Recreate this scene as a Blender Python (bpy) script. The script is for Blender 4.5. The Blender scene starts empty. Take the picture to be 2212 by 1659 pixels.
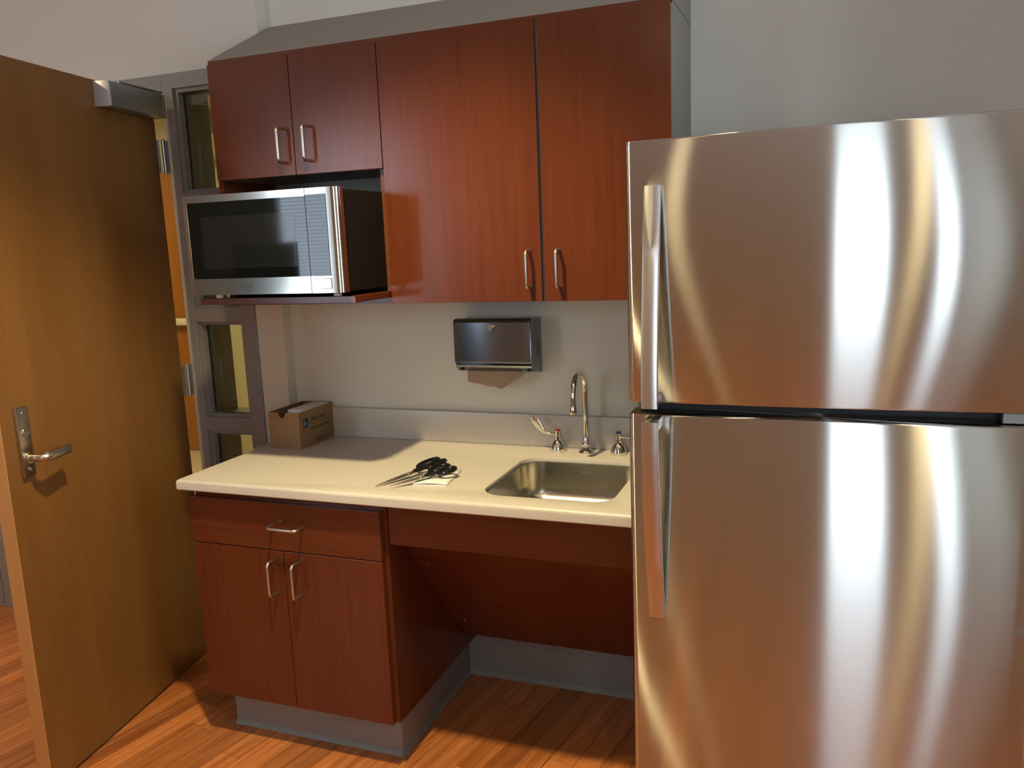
import bpy, bmesh, math, random
from mathutils import Vector, Matrix

# ------------------------------------------------------------------ scene, camera, world, exposure
S = bpy.context.scene
C = S.collection
R = math.radians
random.seed(7)

CAM_F, CAM_W = 1783.94, 2212.0
cam = bpy.data.cameras.new('camera')
cam.sensor_width = 36.0
cam.lens = 36.0 * CAM_F / CAM_W
cam.clip_start = 0.02
camo = bpy.data.objects.new('camera', cam)
C.objects.link(camo)
_yaw, _pitch, _roll = 0.3642, -0.1700, -0.0406
_f = Vector((-math.sin(_yaw) * math.cos(_pitch), math.cos(_yaw) * math.cos(_pitch), math.sin(_pitch)))
_r0 = Vector((math.cos(_yaw), math.sin(_yaw), 0))
_u0 = _r0.cross(_f)
_r = _r0 * math.cos(_roll) + _u0 * math.sin(_roll)
_u = -_r0 * math.sin(_roll) + _u0 * math.cos(_roll)
m = Matrix((_r, _u, -_f)).transposed().to_4x4()
m.translation = Vector((1.8313, -2.5346, 1.5333))
camo.matrix_world = m
S.camera = camo

w = bpy.data.worlds.new('overcast_sky')
S.world = w
w.use_nodes = True
SKY_COL, SKY_STR = (0.76, 0.88, 1.05, 1), 11.0
w.node_tree.nodes['Background'].inputs[0].default_value = SKY_COL
w.node_tree.nodes['Background'].inputs[1].default_value = SKY_STR

S.cycles.max_bounces = 6
S.cycles.diffuse_bounces = 3
S.cycles.glossy_bounces = 3
S.cycles.adaptive_threshold = 0.06
S.cycles.caustics_reflective = False
S.cycles.caustics_refractive = False

S.view_settings.view_transform = 'Standard'
S.view_settings.look = 'None'
S.view_settings.exposure = 0.10
S.view_settings.gamma = 1.0
S.view_settings.use_curve_mapping = False

WARM = (1.0, 0.82, 0.44)
CORR = (1.0, 0.78, 0.42)
CAN_W = {'main': 165.0, 'left': 72.0, 'rear': 6.0, 'right': 16.0}
CORR_W = 17.0


def area_portal(name, loc, sx, sz, turn=0):
    l = bpy.data.lights.new(name, 'AREA')
    l.shape = 'RECTANGLE'
    l.size, l.size_y = sx, sz
    l.cycles.is_portal = True
    o = bpy.data.objects.new(name, l)
    o.location = loc
    o.rotation_euler = (R(90), 0, R(turn))    # -Z of the lamp looks along +Y (turn 90: -X), into the room
    C.objects.link(o)


# ------------------------------------------------------------------ materials
def new_mat(name):
    mt = bpy.data.materials.new(name)
    mt.use_nodes = True
    nt = mt.node_tree
    return mt, nt, nt.nodes['Principled BSDF']


def plain(name, col, rough=0.5, metal=0.0, spec=0.5, bump=0.0, bscale=200.0, var=0.0, vscale=3.0, coat=0.0):
    mt, nt, b = new_mat(name)
    b.inputs['Base Color'].default_value = (*col, 1)
    b.inputs['Roughness'].default_value = rough
    b.inputs['Metallic'].default_value = metal
    b.inputs['Specular IOR Level'].default_value = spec
    b.inputs['Coat Weight'].default_value = coat
    tc = nt.nodes.new('ShaderNodeTexCoord')
    if var > 0:
        n = nt.nodes.new('ShaderNodeTexNoise')
        n.inputs['Scale'].default_value = vscale
        n.inputs['Detail'].default_value = 4
        nt.links.new(tc.outputs['Object'], n.inputs['Vector'])
        mx = nt.nodes.new('ShaderNodeMix')
        mx.data_type = 'RGBA'
        mx.inputs[6].default_value = (*[c * (1 - var) for c in col], 1)
        mx.inputs[7].default_value = (*[min(1, c * (1 + var)) for c in col], 1)
        nt.links.new(n.outputs['Fac'], mx.inputs[0])
        nt.links.new(mx.outputs[2], b.inputs['Base Color'])
    if bump > 0:
        n2 = nt.nodes.new('ShaderNodeTexNoise')
        n2.inputs['Scale'].default_value = bscale
        n2.inputs['Detail'].default_value = 3
        nt.links.new(tc.outputs['Object'], n2.inputs['Vector'])
        bp = nt.nodes.new('ShaderNodeBump')
        bp.inputs['Strength'].default_value = bump
        bp.inputs['Distance'].default_value = 0.002
        nt.links.new(n2.outputs['Fac'], bp.inputs['Height'])
        nt.links.new(bp.outputs['Normal'], b.inputs['Normal'])
    return mt


def wood(name, c1, c2, stretch=(18, 18, 1.2), rough=0.35, fleck=0.0, rand=0.0, spec=0.5, contrast=(0.3, 0.7)):
    """grain runs along the object axis with the smallest stretch value"""
    mt, nt, b = new_mat(name)
    tc = nt.nodes.new('ShaderNodeTexCoord')
    mp = nt.nodes.new('ShaderNodeMapping')
    mp.inputs['Scale'].default_value = stretch
    nt.links.new(tc.outputs['Object'], mp.inputs['Vector'])
    src = mp.outputs['Vector']
    if rand > 0:
        oi = nt.nodes.new('ShaderNodeObjectInfo')
        ge = nt.nodes.new('ShaderNodeNewGeometry')
        ad = nt.nodes.new('ShaderNodeMath')
        nt.links.new(oi.outputs['Random'], ad.inputs[0])
        nt.links.new(ge.outputs['Random Per Island'], ad.inputs[1])
        fr = nt.nodes.new('ShaderNodeMath')
        fr.operation = 'FRACT'
        nt.links.new(ad.outputs[0], fr.inputs[0])
        sc = nt.nodes.new('ShaderNodeMath')
        sc.operation = 'MULTIPLY'
        sc.inputs[1].default_value = 57.0
        nt.links.new(fr.outputs[0], sc.inputs[0])
        va = nt.nodes.new('ShaderNodeVectorMath')
        nt.links.new(mp.outputs['Vector'], va.inputs[0])
        nt.links.new(sc.outputs[0], va.inputs[1])
        src = va.outputs[0]
    n = nt.nodes.new('ShaderNodeTexNoise')
    n.inputs['Scale'].default_value = 1.0
    n.inputs['Detail'].default_value = 6
    n.inputs['Roughness'].default_value = 0.62
    n.inputs['Distortion'].default_value = 0.6
    nt.links.new(src, n.inputs['Vector'])
    cr = nt.nodes.new('ShaderNodeValToRGB')
    cr.color_ramp.elements[0].position = contrast[0]
    cr.color_ramp.elements[1].position = contrast[1]
    cr.color_ramp.elements[0].color = (*c1, 1)
    cr.color_ramp.elements[1].color = (*c2, 1)
    nt.links.new(n.outputs['Fac'], cr.inputs['Fac'])
    out = cr.outputs['Color']
    if fleck > 0:
        mp2 = nt.nodes.new('ShaderNodeMapping')
        mp2.inputs['Scale'].default_value = (60, 60, 260)
        nt.links.new(tc.outputs['Object'], mp2.inputs['Vector'])
        n2 = nt.nodes.new('ShaderNodeTexNoise')
        n2.inputs['Scale'].default_value = 1.0
        n2.inputs['Detail'].default_value = 2
        nt.links.new(mp2.outputs['Vector'], n2.inputs['Vector'])
        hs = nt.nodes.new('ShaderNodeHueSaturation')
        mr = nt.nodes.new('ShaderNodeMapRange')
        mr.inputs['From Min'].default_value = 0.3
        mr.inputs['From Max'].default_value = 0.7
        mr.inputs['To Min'].default_value = 1 - fleck
        mr.inputs['To Max'].default_value = 1 + fleck
        nt.links.new(n2.outputs['Fac'], mr.inputs['Value'])
        nt.links.new(mr.outputs['Result'], hs.inputs['Value'])
        nt.links.new(out, hs.inputs['Color'])
        out = hs.outputs['Color']
    if rand > 0:
        hs = nt.nodes.new('ShaderNodeHueSaturation')
        mr = nt.nodes.new('ShaderNodeMapRange')
        mr.inputs['To Min'].default_value = 1 - rand
        mr.inputs['To Max'].default_value = 1 + rand
        nt.links.new(fr.outputs[0], mr.inputs['Value'])
        nt.links.new(mr.outputs['Result'], hs.inputs['Value'])
        nt.links.new(out, hs.inputs['Color'])
        out = hs.outputs['Color']
    nt.links.new(out, b.inputs['Base Color'])
    b.inputs['Roughness'].default_value = rough
    b.inputs['Specular IOR Level'].default_value = spec
    return mt


def brushed(name, col, rough, aniso=0.0, rot=0.0, metal=1.0, wave=0.0, grain=0.0):
    mt, nt, b = new_mat(name)
    b.inputs['Base Color'].default_value = (*col, 1)
    b.inputs['Metallic'].default_value = metal
    b.inputs['Roughness'].default_value = rough
    if aniso > 0:
        b.inputs['Anisotropic'].default_value = aniso
        b.inputs['Anisotropic Rotation'].default_value = rot
        t = nt.nodes.new('ShaderNodeTangent')
        t.direction_type = 'RADIAL'
        t.axis = 'Z'
        nt.links.new(t.outputs[0], b.inputs['Tangent'])
    tc = nt.nodes.new('ShaderNodeTexCoord')
    mp = nt.nodes.new('ShaderNodeMapping')
    mp.inputs['Scale'].default_value = (3, 3, 900)
    nt.links.new(tc.outputs['Object'], mp.inputs['Vector'])
    n = nt.nodes.new('ShaderNodeTexNoise')
    n.inputs['Scale'].default_value = 1.0
    n.inputs['Detail'].default_value = 2
    nt.links.new(mp.outputs['Vector'], n.inputs['Vector'])
    mr = nt.nodes.new('ShaderNodeMapRange')
    mr.inputs['To Min'].default_value = rough * 0.97
    mr.inputs['To Max'].default_value = rough * 1.03
    nt.links.new(n.outputs['Fac'], mr.inputs['Value'])
    nt.links.new(mr.outputs['Result'], b.inputs['Roughness'])
    if grain > 0:
        # fine horizontal brushing tips the surface up and down only
        mpg = nt.nodes.new('ShaderNodeMapping')
        mpg.inputs['Scale'].default_value = (50, 50, 14000)
        nt.links.new(tc.outputs['Object'], mpg.inputs['Vector'])
        ng = nt.nodes.new('ShaderNodeTexNoise')
        ng.inputs['Scale'].default_value = 1.0
        ng.inputs['Detail'].default_value = 1
        nt.links.new(mpg.outputs['Vector'], ng.inputs['Vector'])
        sb = nt.nodes.new('ShaderNodeMath')
        sb.operation = 'SUBTRACT'
        sb.inputs[1].default_value = 0.5
        nt.links.new(ng.outputs['Fac'], sb.inputs[0])
        ml = nt.nodes.new('ShaderNodeMath')
        ml.operation = 'MULTIPLY'
        ml.inputs[1].default_value = grain
        nt.links.new(sb.outputs[0], ml.inputs[0])
        cx = nt.nodes.new('ShaderNodeCombineXYZ')
        nt.links.new(ml.outputs[0], cx.inputs['Z'])
        ge = nt.nodes.new('ShaderNodeNewGeometry')
        va = nt.nodes.new('ShaderNodeVectorMath')
        nt.links.new(ge.outputs['Normal'], va.inputs[0])
        nt.links.new(cx.outputs[0], va.inputs[1])
        vn = nt.nodes.new('ShaderNodeVectorMath')
        vn.operation = 'NORMALIZE'
        nt.links.new(va.outputs[0], vn.inputs[0])
        nt.links.new(vn.outputs[0], b.inputs['Normal'])
    if wave > 0:
        n3 = nt.nodes.new('ShaderNodeTexNoise')
        n3.inputs['Scale'].default_value = 1.0
        n3.inputs['Detail'].default_value = 1
        mp3 = nt.nodes.new('ShaderNodeMapping')
        mp3.inputs['Scale'].default_value = (9, 9, 1.1)
        nt.links.new(tc.outputs['Object'], mp3.inputs['Vector'])
        nt.links.new(mp3.outputs['Vector'], n3.inputs['Vector'])
        bp = nt.nodes.new('ShaderNodeBump')
        bp.inputs['Strength'].default_value = wave
        bp.inputs['Distance'].default_value = 0.01
        nt.links.new(n3.outputs['Fac'], bp.inputs['Height'])
        nt.links.new(bp.outputs['Normal'], b.inputs['Normal'])
    return mt


def pane_glass(name, tint):
    mt = bpy.data.materials.new(name)
    mt.use_nodes = True
    nt = mt.node_tree
    nt.nodes.clear()
    o = nt.nodes.new('ShaderNodeOutputMaterial')
    tr = nt.nodes.new('ShaderNodeBsdfTransparent')
    tr.inputs[0].default_value = (*tint, 1)
    gl = nt.nodes.new('ShaderNodeBsdfGlossy')
    gl.inputs['Roughness'].default_value = 0.02
    fr = nt.nodes.new('ShaderNodeFresnel')
    fr.inputs['IOR'].default_value = 1.45
    mx = nt.nodes.new('ShaderNodeMixShader')
    nt.links.new(fr.outputs[0], mx.inputs[0])
    nt.links.new(tr.outputs[0], mx.inputs[1])
    nt.links.new(gl.outputs[0], mx.inputs[2])
    nt.links.new(mx.outputs[0], o.inputs[0])
    return mt


def sheer(name, col, through):
    mt = bpy.data.materials.new(name)
    mt.use_nodes = True
    nt = mt.node_tree
    nt.nodes.clear()
    o = nt.nodes.new('ShaderNodeOutputMaterial')
    d = nt.nodes.new('ShaderNodeBsdfDiffuse')
    d.inputs[0].default_value = (*col, 1)
    t = nt.nodes.new('ShaderNodeBsdfTranslucent')
    t.inputs[0].default_value = (*through, 1)
    mx = nt.nodes.new('ShaderNodeMixShader')
    mx.inputs[0].default_value = 0.70
    nt.links.new(d.outputs[0], mx.inputs[1])
    nt.links.new(t.outputs[0], mx.inputs[2])
    nt.links.new(mx.outputs[0], o.inputs[0])
    return mt


def emit(name, col, st):
    mt, nt, b = new_mat(name)
    b.inputs['Base Color'].default_value = (*col, 1)
    b.inputs['Emission Color'].default_value = (*col, 1)
    b.inputs['Emission Strength'].default_value = st
    return mt


def speckled(name, col):
    mt, nt, b = new_mat(name)
    tc = nt.nodes.new('ShaderNodeTexCoord')
    v = nt.nodes.new('ShaderNodeTexVoronoi')
    v.inputs['Scale'].default_value = 130
    nt.links.new(tc.outputs['Object'], v.inputs['Vector'])
    cr = nt.nodes.new('ShaderNodeValToRGB')
    cr.color_ramp.elements[0].position = 0.10
    cr.color_ramp.elements[0].color = (*[min(1, c * 1.22) for c in col], 1)
    cr.color_ramp.elements[1].position = 0.2
    cr.color_ramp.elements[1].color = (*col, 1)
    nt.links.new(v.outputs['Distance'], cr.inputs['Fac'])
    n = nt.nodes.new('ShaderNodeTexNoise')
    n.inputs['Scale'].default_value = 220
    nt.links.new(tc.outputs['Object'], n.inputs['Vector'])
    cr2 = nt.nodes.new('ShaderNodeValToRGB')
    cr2.color_ramp.elements[0].position = 0.3
    cr2.color_ramp.elements[0].color = (0.90, 0.89, 0.88, 1)
    cr2.color_ramp.elements[1].position = 0.6
    cr2.color_ramp.elements[1].color = (1, 1, 1, 1)
    nt.links.new(n.outputs['Fac'], cr2.inputs['Fac'])
    mx = nt.nodes.new('ShaderNodeMix')
    mx.data_type = 'RGBA'
    mx.blend_type = 'MULTIPLY'
    mx.inputs[0].default_value = 1
    nt.links.new(cr.outputs['Color'], mx.inputs[6])
    nt.links.new(cr2.outputs['Color'], mx.inputs[7])
    nt.links.new(mx.outputs[2], b.inputs['Base Color'])
    b.inputs['Roughness'].default_value = 0.32
    return mt


def brushed_sheet(name, col, rough, aniso):
    """horizontally brushed sheet steel: mirror images stay crisp sideways and smear up and down"""
    mt = bpy.data.materials.new(name)
    mt.use_nodes = True
    nt = mt.node_tree
    nt.nodes.clear()
    o = nt.nodes.new('ShaderNodeOutputMaterial')
    g = nt.nodes.new('ShaderNodeBsdfAnisotropic')
    g.inputs['Color'].default_value = (*col, 1)
    g.inputs['Roughness'].default_value = rough
    g.inputs['Anisotropy'].default_value = aniso
    t = nt.nodes.new('ShaderNodeTangent')
    t.direction_type = 'RADIAL'
    t.axis = 'Z'
    nt.links.new(t.outputs[0], g.inputs['Tangent'])
    tc = nt.nodes.new('ShaderNodeTexCoord')
    mp = nt.nodes.new('ShaderNodeMapping')
    mp.inputs['Scale'].default_value = (4, 4, 700)
    nt.links.new(tc.outputs['Object'], mp.inputs['Vector'])
    n = nt.nodes.new('ShaderNodeTexNoise')
    n.inputs['Scale'].default_value = 1.0
    n.inputs['Detail'].default_value = 2
    nt.links.new(mp.outputs['Vector'], n.inputs['Vector'])
    mx = nt.nodes.new('ShaderNodeMix')
    mx.data_type = 'RGBA'
    mx.inputs[6].default_value = (*[c * 0.95 for c in col], 1)
    mx.inputs[7].default_value = (*[min(1, c * 1.05) for c in col], 1)
    nt.links.new(n.outputs['Fac'], mx.inputs[0])
    nt.links.new(mx.outputs[2], g.inputs['Color'])
    nt.links.new(g.outputs[0], o.inputs[0])
    return mt


M = {
    'wall': plain('wall_paint', (0.74, 0.69, 0.59), 0.75),
    'ceil': plain('ceiling_paint', (0.86, 0.85, 0.81), 0.9),
    'corr': plain('corridor_paint', (0.74, 0.69, 0.54), 0.7),
    'frame': plain('grey_frame_enamel', (0.295, 0.28, 0.265), 0.42),
    'greylam': plain('grey_laminate', (0.285, 0.255, 0.21), 0.45, var=0.05, vscale=30),
    'rubber': plain('grey_cove_rubber', (0.24, 0.235, 0.22), 0.5),
    'cherry': wood('cherry_laminate', (0.106, 0.0245, 0.0080), (0.138, 0.0335, 0.0108), (55, 55, 2.2), 0.21, spec=0.38),
    'cherryh': wood('cherry_laminate_across', (0.106, 0.0245, 0.0080), (0.138, 0.0335, 0.0108), (2.2, 55, 55), 0.21),
    'edge': plain('cherry_edge_band', (0.15, 0.045, 0.015), 0.4),
    'maple': wood('maple_veneer', (0.185, 0.078, 0.017), (0.23, 0.101, 0.024), (9, 9, 0.8), 0.42, fleck=0.10),
    'mapleedge': wood('maple_edge', (0.44, 0.215, 0.065), (0.50, 0.245, 0.078), (40, 40, 2), 0.45),
    'oak': wood('corridor_oak', (0.33, 0.125, 0.020), (0.39, 0.155, 0.028), (9, 9, 0.8), 0.4),
    'plank': wood('floor_plank', (0.37, 0.105, 0.028), (0.62, 0.225, 0.066), (2.4, 48, 30), 0.30, rand=0.26, contrast=(0.34, 0.66)),
    'subfloor': plain('dark_floor_joint', (0.08, 0.035, 0.015), 0.7),
    'vinyl': plain('cream_vinyl', (0.66, 0.58, 0.40), 0.25, var=0.06, vscale=12),
    'counter': speckled('speckled_solid_surface', (0.66, 0.60, 0.52)),
    'steel': brushed_sheet('fridge_stainless', (0.585, 0.57, 0.515), 0.205, 0.84),
    'handlesteel': brushed('handle_stainless', (0.62, 0.60, 0.58), 0.30, aniso=0.6, rot=0.25),
    'mwsteel': brushed('microwave_stainless', (0.55, 0.52, 0.46), 0.12),
    'sinksteel': brushed('sink_stainless', (0.60, 0.57, 0.50), 0.24),
    'nickel': plain('brushed_nickel', (0.60, 0.56, 0.50), 0.32, 1.0),
    'satin': plain('satin_chrome_lever', (0.55, 0.50, 0.42), 0.30, 1.0),
    'chrome': plain('polished_chrome', (0.82, 0.80, 0.76), 0.06, 1.0),
    'dispsteel': brushed('dispenser_stainless', (0.21, 0.225, 0.25), 0.2),
    'alu': plain('aluminium_closer', (0.30, 0.31, 0.29), 0.42, 0.8),
    'alucap': plain('aluminium_closer_cap', (0.55, 0.57, 0.60), 0.45, 0.5),
    'zinc': plain('zinc_hinge', (0.55, 0.58, 0.62), 0.3, 1.0),
    'blackglass': plain('black_glass', (0.004, 0.005, 0.005), 0.03, spec=0.4),
    'mesh': plain('oven_window', (0.009, 0.010, 0.010), 0.05, spec=0.4),
    'black': plain('black_plastic', (0.012, 0.012, 0.012), 0.35),
    'blackpaint': plain('black_painted_steel', (0.010, 0.008, 0.007), 0.5, spec=0.2),
    'blackgloss': plain('black_gloss_plastic', (0.008, 0.008, 0.009), 0.12),
    'darkgap': plain('black_gasket', (0.010, 0.011, 0.014), 0.5),
    'fridgeside': plain('grey_fridge_side', (0.10, 0.10, 0.10), 0.5, bump=0.2, bscale=500),
    'white': plain('white_plastic', (0.75, 0.75, 0.73), 0.45),
    'paper': plain('white_paper', (0.80, 0.78, 0.74), 0.8),
    'towel': plain('brown_paper_towel', (0.42, 0.29, 0.18), 0.9, bump=0.4, bscale=300),
    'card': plain('cardboard', (0.28, 0.165, 0.075), 0.8, var=0.06, vscale=40),
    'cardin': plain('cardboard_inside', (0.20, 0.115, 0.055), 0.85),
    'ink': plain('print_ink', (0.055, 0.035, 0.028), 0.7),
    'inkblue': plain('print_blue', (0.018, 0.035, 0.065), 0.6),
    'inklight': plain('print_pale', (0.30, 0.36, 0.38), 0.6),
    'logo': plain('grey_print', (0.05, 0.04, 0.03), 0.5),
    'red': plain('red_button', (0.45, 0.02, 0.02), 0.3),
    'blue': plain('blue_button', (0.01, 0.035, 0.22), 0.3),
    'caulk': plain('clear_caulk', (0.62, 0.56, 0.42), 0.2),
    'glass': pane_glass('sidelight_glass', (0.86, 0.88, 0.78)),
    'winglass': pane_glass('window_glass', (0.95, 0.97, 0.97)),
    'blind': plain('white_blind', (0.72, 0.72, 0.70), 0.5),
    'sheer': sheer('sheer_curtain', (0.80, 0.79, 0.76), (0.92, 0.91, 0.87)),
    'lamp': emit('lamp_lens', (1.0, 0.80, 0.52), 30.0),
    'corrlamp': emit('corridor_lens', (1.0, 0.82, 0.52), 1.5),
    'trimwhite': plain('lamp_trim', (0.7, 0.69, 0.66), 0.4),
}


# ------------------------------------------------------------------ mesh helpers
def new_bm():
    return bmesh.new()


def bx(bm, x0, x1, y0, y1, z0, z1, bevel=0.0, seg=2):
    vs = [bm.verts.new((x, y, z)) for x in (x0, x1) for y in (y0, y1) for z in (z0, z1)]
    fs = []
    for q in ((0, 1, 3, 2), (4, 6, 7, 5), (0, 4, 5, 1), (2, 3, 7, 6), (0, 2, 6, 4), (1, 5, 7, 3)):
        fs.append(bm.faces.new([vs[i] for i in q]))
    if bevel > 0:
        es = list({e for f in fs for e in f.edges})
        bmesh.ops.bevel(bm, geom=es, offset=bevel, segments=seg, profile=0.5, affect='EDGES')
    return bm


def prism(bm, pts, axis, a0, a1, bevel=0.0, seg=2):
    """pts: 2D polygon in the two other axes (cyclic order after axis-removed x,y,z)"""
    def mk(p, a):
        if axis == 'x': return (a, p[0], p[1])
        if axis == 'y': return (p[0], a, p[1])
        return (p[0], p[1], a)
    A = [bm.verts.new(mk(p, a0)) for p in pts]
    B = [bm.verts.new(mk(p, a1)) for p in pts]
    n = len(pts)
    fs = [bm.faces.new(A), bm.faces.new(B[::-1])]
    for i in range(n):
        fs.append(bm.faces.new((A[i], B[i], B[(i + 1) % n], A[(i + 1) % n])))
    bmesh.ops.recalc_face_normals(bm, faces=fs)
    if bevel > 0:
        es = [e for e in fs[0].edges] + [e for e in fs[1].edges]
        bmesh.ops.bevel(bm, geom=es, offset=bevel, segments=seg, profile=0.5, affect='EDGES')
    return bm


def sweep(bm, pts, sec, closed=False, scales=None, up=None, caps=True):
    """sweep a 2D section [(a,b)] along 3D points"""
    P = [Vector(p) for p in pts]
    n = len(P)
    T = []
    for i in range(n):
        if closed:
            t = P[(i + 1) % n] - P[i - 1]
        else:
            t = P[min(i + 1, n - 1)] - P[max(i - 1, 0)]
        T.append(t.normalized())
    u = Vector(up) if up else (Vector((0, 0, 1)) if abs(T[0].z) < 0.9 else Vector((0, 1, 0)))
    rings = []
    for i in range(n):
        if up:
            u = Vector(up)
        a = (u - T[i] * u.dot(T[i])).normalized()
        u = a
        b = T[i].cross(a)
        s = scales[i] if scales else 1.0
        sa, sb = s if isinstance(s, tuple) else (s, s)
        rings.append([bm.verts.new(P[i] + a * (q[0] * sa) + b * (q[1] * sb)) for q in sec])
    k = len(sec)
    fs = []
    for i in range(n if closed else n - 1):
        r0, r1 = rings[i], rings[(i + 1) % n]
        for j in range(k):
            fs.append(bm.faces.new((r0[j], r0[(j + 1) % k], r1[(j + 1) % k], r1[j])))
    if caps and not closed:
        fs.append(bm.faces.new(rings[0][::-1]))
        fs.append(bm.faces.new(rings[-1]))
    bmesh.ops.recalc_face_normals(bm, faces=fs)
    return bm


def circ(r, n=12, r2=None):
    return [(r * math.cos(2 * math.pi * i / n), (r2 or r) * math.sin(2 * math.pi * i / n)) for i in range(n)]


def rrect(w, h, r, n=3):
    out = []
    for cx, cy, a in ((w - r, h - r, 0), (-w + r, h - r, 90), (-w + r, -h + r, 180), (w - r, -h + r, 270)):
        for i in range(n + 1):
            t = R(a + 90 * i / n)
            out.append((cx + r * math.cos(t), cy + r * math.sin(t)))
    return out


def lathe(bm, prof, cx, cy, n=24):
    """prof: [(r,z)] bottom to top"""
    rings = []
    for r, z in prof:
        rings.append([bm.verts.new((cx + r * math.cos(2 * math.pi * i / n), cy + r * math.sin(2 * math.pi * i / n), z)) for i in range(n)])
    fs = []
    for a, b in zip(rings, rings[1:]):
        for i in range(n):
            fs.append(bm.faces.new((a[i], a[(i + 1) % n], b[(i + 1) % n], b[i])))
    fs.append(bm.faces.new(rings[0][::-1]))
    fs.append(bm.faces.new(rings[-1]))
    bmesh.ops.recalc_face_normals(bm, faces=fs)
    return bm


def cyl(bm, p0, p1, r, n=16, bevel=0.0):
    sweep(bm, [p0, p1], circ(r, n))
    return bm


ORG = {}


def obj(name, bm, mat, parent=None, smooth=False, local=False, label=None):
    me = bpy.data.meshes.new(name)
    if parent is not None and not local:
        bmesh.ops.translate(bm, verts=bm.verts, vec=-Vector(ORG.get(parent.name, (0, 0, 0))))
    bm.normal_update()
    bm.to_mesh(me)
    bm.free()
    me.materials.append(M[mat])
    if smooth:
        for p in me.polygons:
            p.use_smooth = True
        me.set_sharp_from_angle(angle=R(38))
    o = bpy.data.objects.new(name, me)
    C.objects.link(o)
    if parent is not None:
        o.parent = parent
        ORG[o.name] = ORG.get(parent.name, (0, 0, 0))
    if label:
        o['label'] = label
    return o


def thing(name, label, cat=None, loc=(0, 0, 0), rotz=0.0, group=None, kind=None):
    o = bpy.data.objects.new(name, None)
    o.empty_display_size = 0.05
    o.location = loc
    o.rotation_euler = (0, 0, rotz)
    C.objects.link(o)
    o['label'] = label
    if cat: o['category'] = cat
    if group: o['group'] = group
    if kind: o['kind'] = kind
    ORG[o.name] = tuple(loc)
    return o


def tag(o, label, cat=None, group=None, kind=None):
    o['label'] = label
    if cat: o['category'] = cat
    if group: o['group'] = group
    if kind: o['kind'] = kind
    return o


def box(name, mat, parent, x0, x1, y0, y1, z0, z1, bevel=0.0, label=None, smooth=False, local=False, seg=2):
    return obj(name, bx(new_bm(), x0, x1, y0, y1, z0, z1, bevel, seg), mat, parent, smooth, local, label)


def struct(name, bm, mat, label, cat, parent=None):
    o = obj(name, bm, mat, parent)
    tag(o, label, cat, kind='structure')
    return o


def text(name, body, size, mat, parent, mw, depth=0.0004, bold=0.0):
    cu = bpy.data.curves.new('print', 'FONT')
    cu.body = body
    cu.size = size
    cu.extrude = depth
    cu.offset = bold
    cu.resolution_u = 3
    t = bpy.data.objects.new('print', cu)
    C.objects.link(t)
    bpy.context.view_layer.update()
    dg = bpy.context.evaluated_depsgraph_get()
    me = bpy.data.meshes.new_from_object(t.evaluated_get(dg))
    bpy.data.objects.remove(t)
    me.transform(mw)
    me.transform(Matrix.Translation(-Vector(ORG.get(parent.name, (0, 0, 0)))))
    me.materials.clear()
    me.materials.append(M[mat])
    o = bpy.data.objects.new(name, me)
    C.objects.link(o)
    o.parent = parent
    return o


def clip_poly(poly, x0, x1, y0, y1):
    def cl(p, f, ins):
        out = []
        for i in range(len(p)):
            a, b = p[i - 1], p[i]
            if ins(b):
                if not ins(a): out.append(f(a, b))
                out.append(b)
            elif ins(a): out.append(f(a, b))
        return out
    def ix(v): return lambda a, b: (v, a[1] + (b[1] - a[1]) * (v - a[0]) / (b[0] - a[0]))
    def iy(v): return lambda a, b: (a[0] + (b[0] - a[0]) * (v - a[1]) / (b[1] - a[1]), v)
    for f, ins in ((ix(x0), lambda p: p[0] >= x0), (ix(x1), lambda p: p[0] <= x1), (iy(y0), lambda p: p[1] >= y0), (iy(y1), lambda p: p[1] <= y1)):
        if len(poly) < 3: return []
        poly = cl(poly, f, ins)
    return poly


# ------------------------------------------------------------------ dimensions of the place (metres)
XL, XR, YB, ZC = -3.6, 3.2, -4.5, 2.70          # room
WY = -0.050                                      # face of the wall holding the door
FYF = -0.062                                     # face of the grey frame
XRET = 0.012                                     # corner where that wall steps back to the sink wall
CT = 0.864                                       # counter top

# ------------------------------------------------------------------ floor
fl = struct('floor', bx(new_bm(), XL, XR, YB, 0.10, -0.08, -0.0055), 'subfloor', 'reddish wood-look plank floor of the room', 'floor')
ORG[fl.name] = (0, 0, 0)
ANG = R(79.0)
ca, sa = math.cos(ANG), math.sin(ANG)
PW, PL = 0.0765, 1.05
planks = []
for row in range(-90, 95):
    off = random.random() * PL
    for col in range(-8, 8):
        u0, v0 = col * PL + off, row * PW
        g = 0.0006
        loc = [(g, g), (PL - g, g), (PL - g, PW - g), (g, PW - g)]
        wp = [((u0 + a) * ca - (v0 + b) * sa, (u0 + a) * sa + (v0 + b) * ca) for a, b in loc]
        cp = clip_poly(wp, XL + 0.002, XR - 0.002, YB + 0.002, 0.098)
        if len(cp) < 3:
            continue
        cx = sum(p[0] for p in cp) / len(cp)
        cy = sum(p[1] for p in cp) / len(cp)
        full = len(cp) == 4 and all(abs(a[0] - b[0]) + abs(a[1] - b[1]) < 1e-5 for a, b in zip(sorted(cp), sorted(wp)))
        ox, oy = u0 * ca - v0 * sa, u0 * sa + v0 * ca
        lp = [((p[0] - ox) * ca + (p[1] - oy) * sa, -(p[0] - ox) * sa + (p[1] - oy) * ca) for p in cp]
        planks.append((math.hypot((cx - 0.1) * 0.8, cy + 0.7), full, ox, oy, lp))
planks.sort(key=lambda t: t[0])


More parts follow.
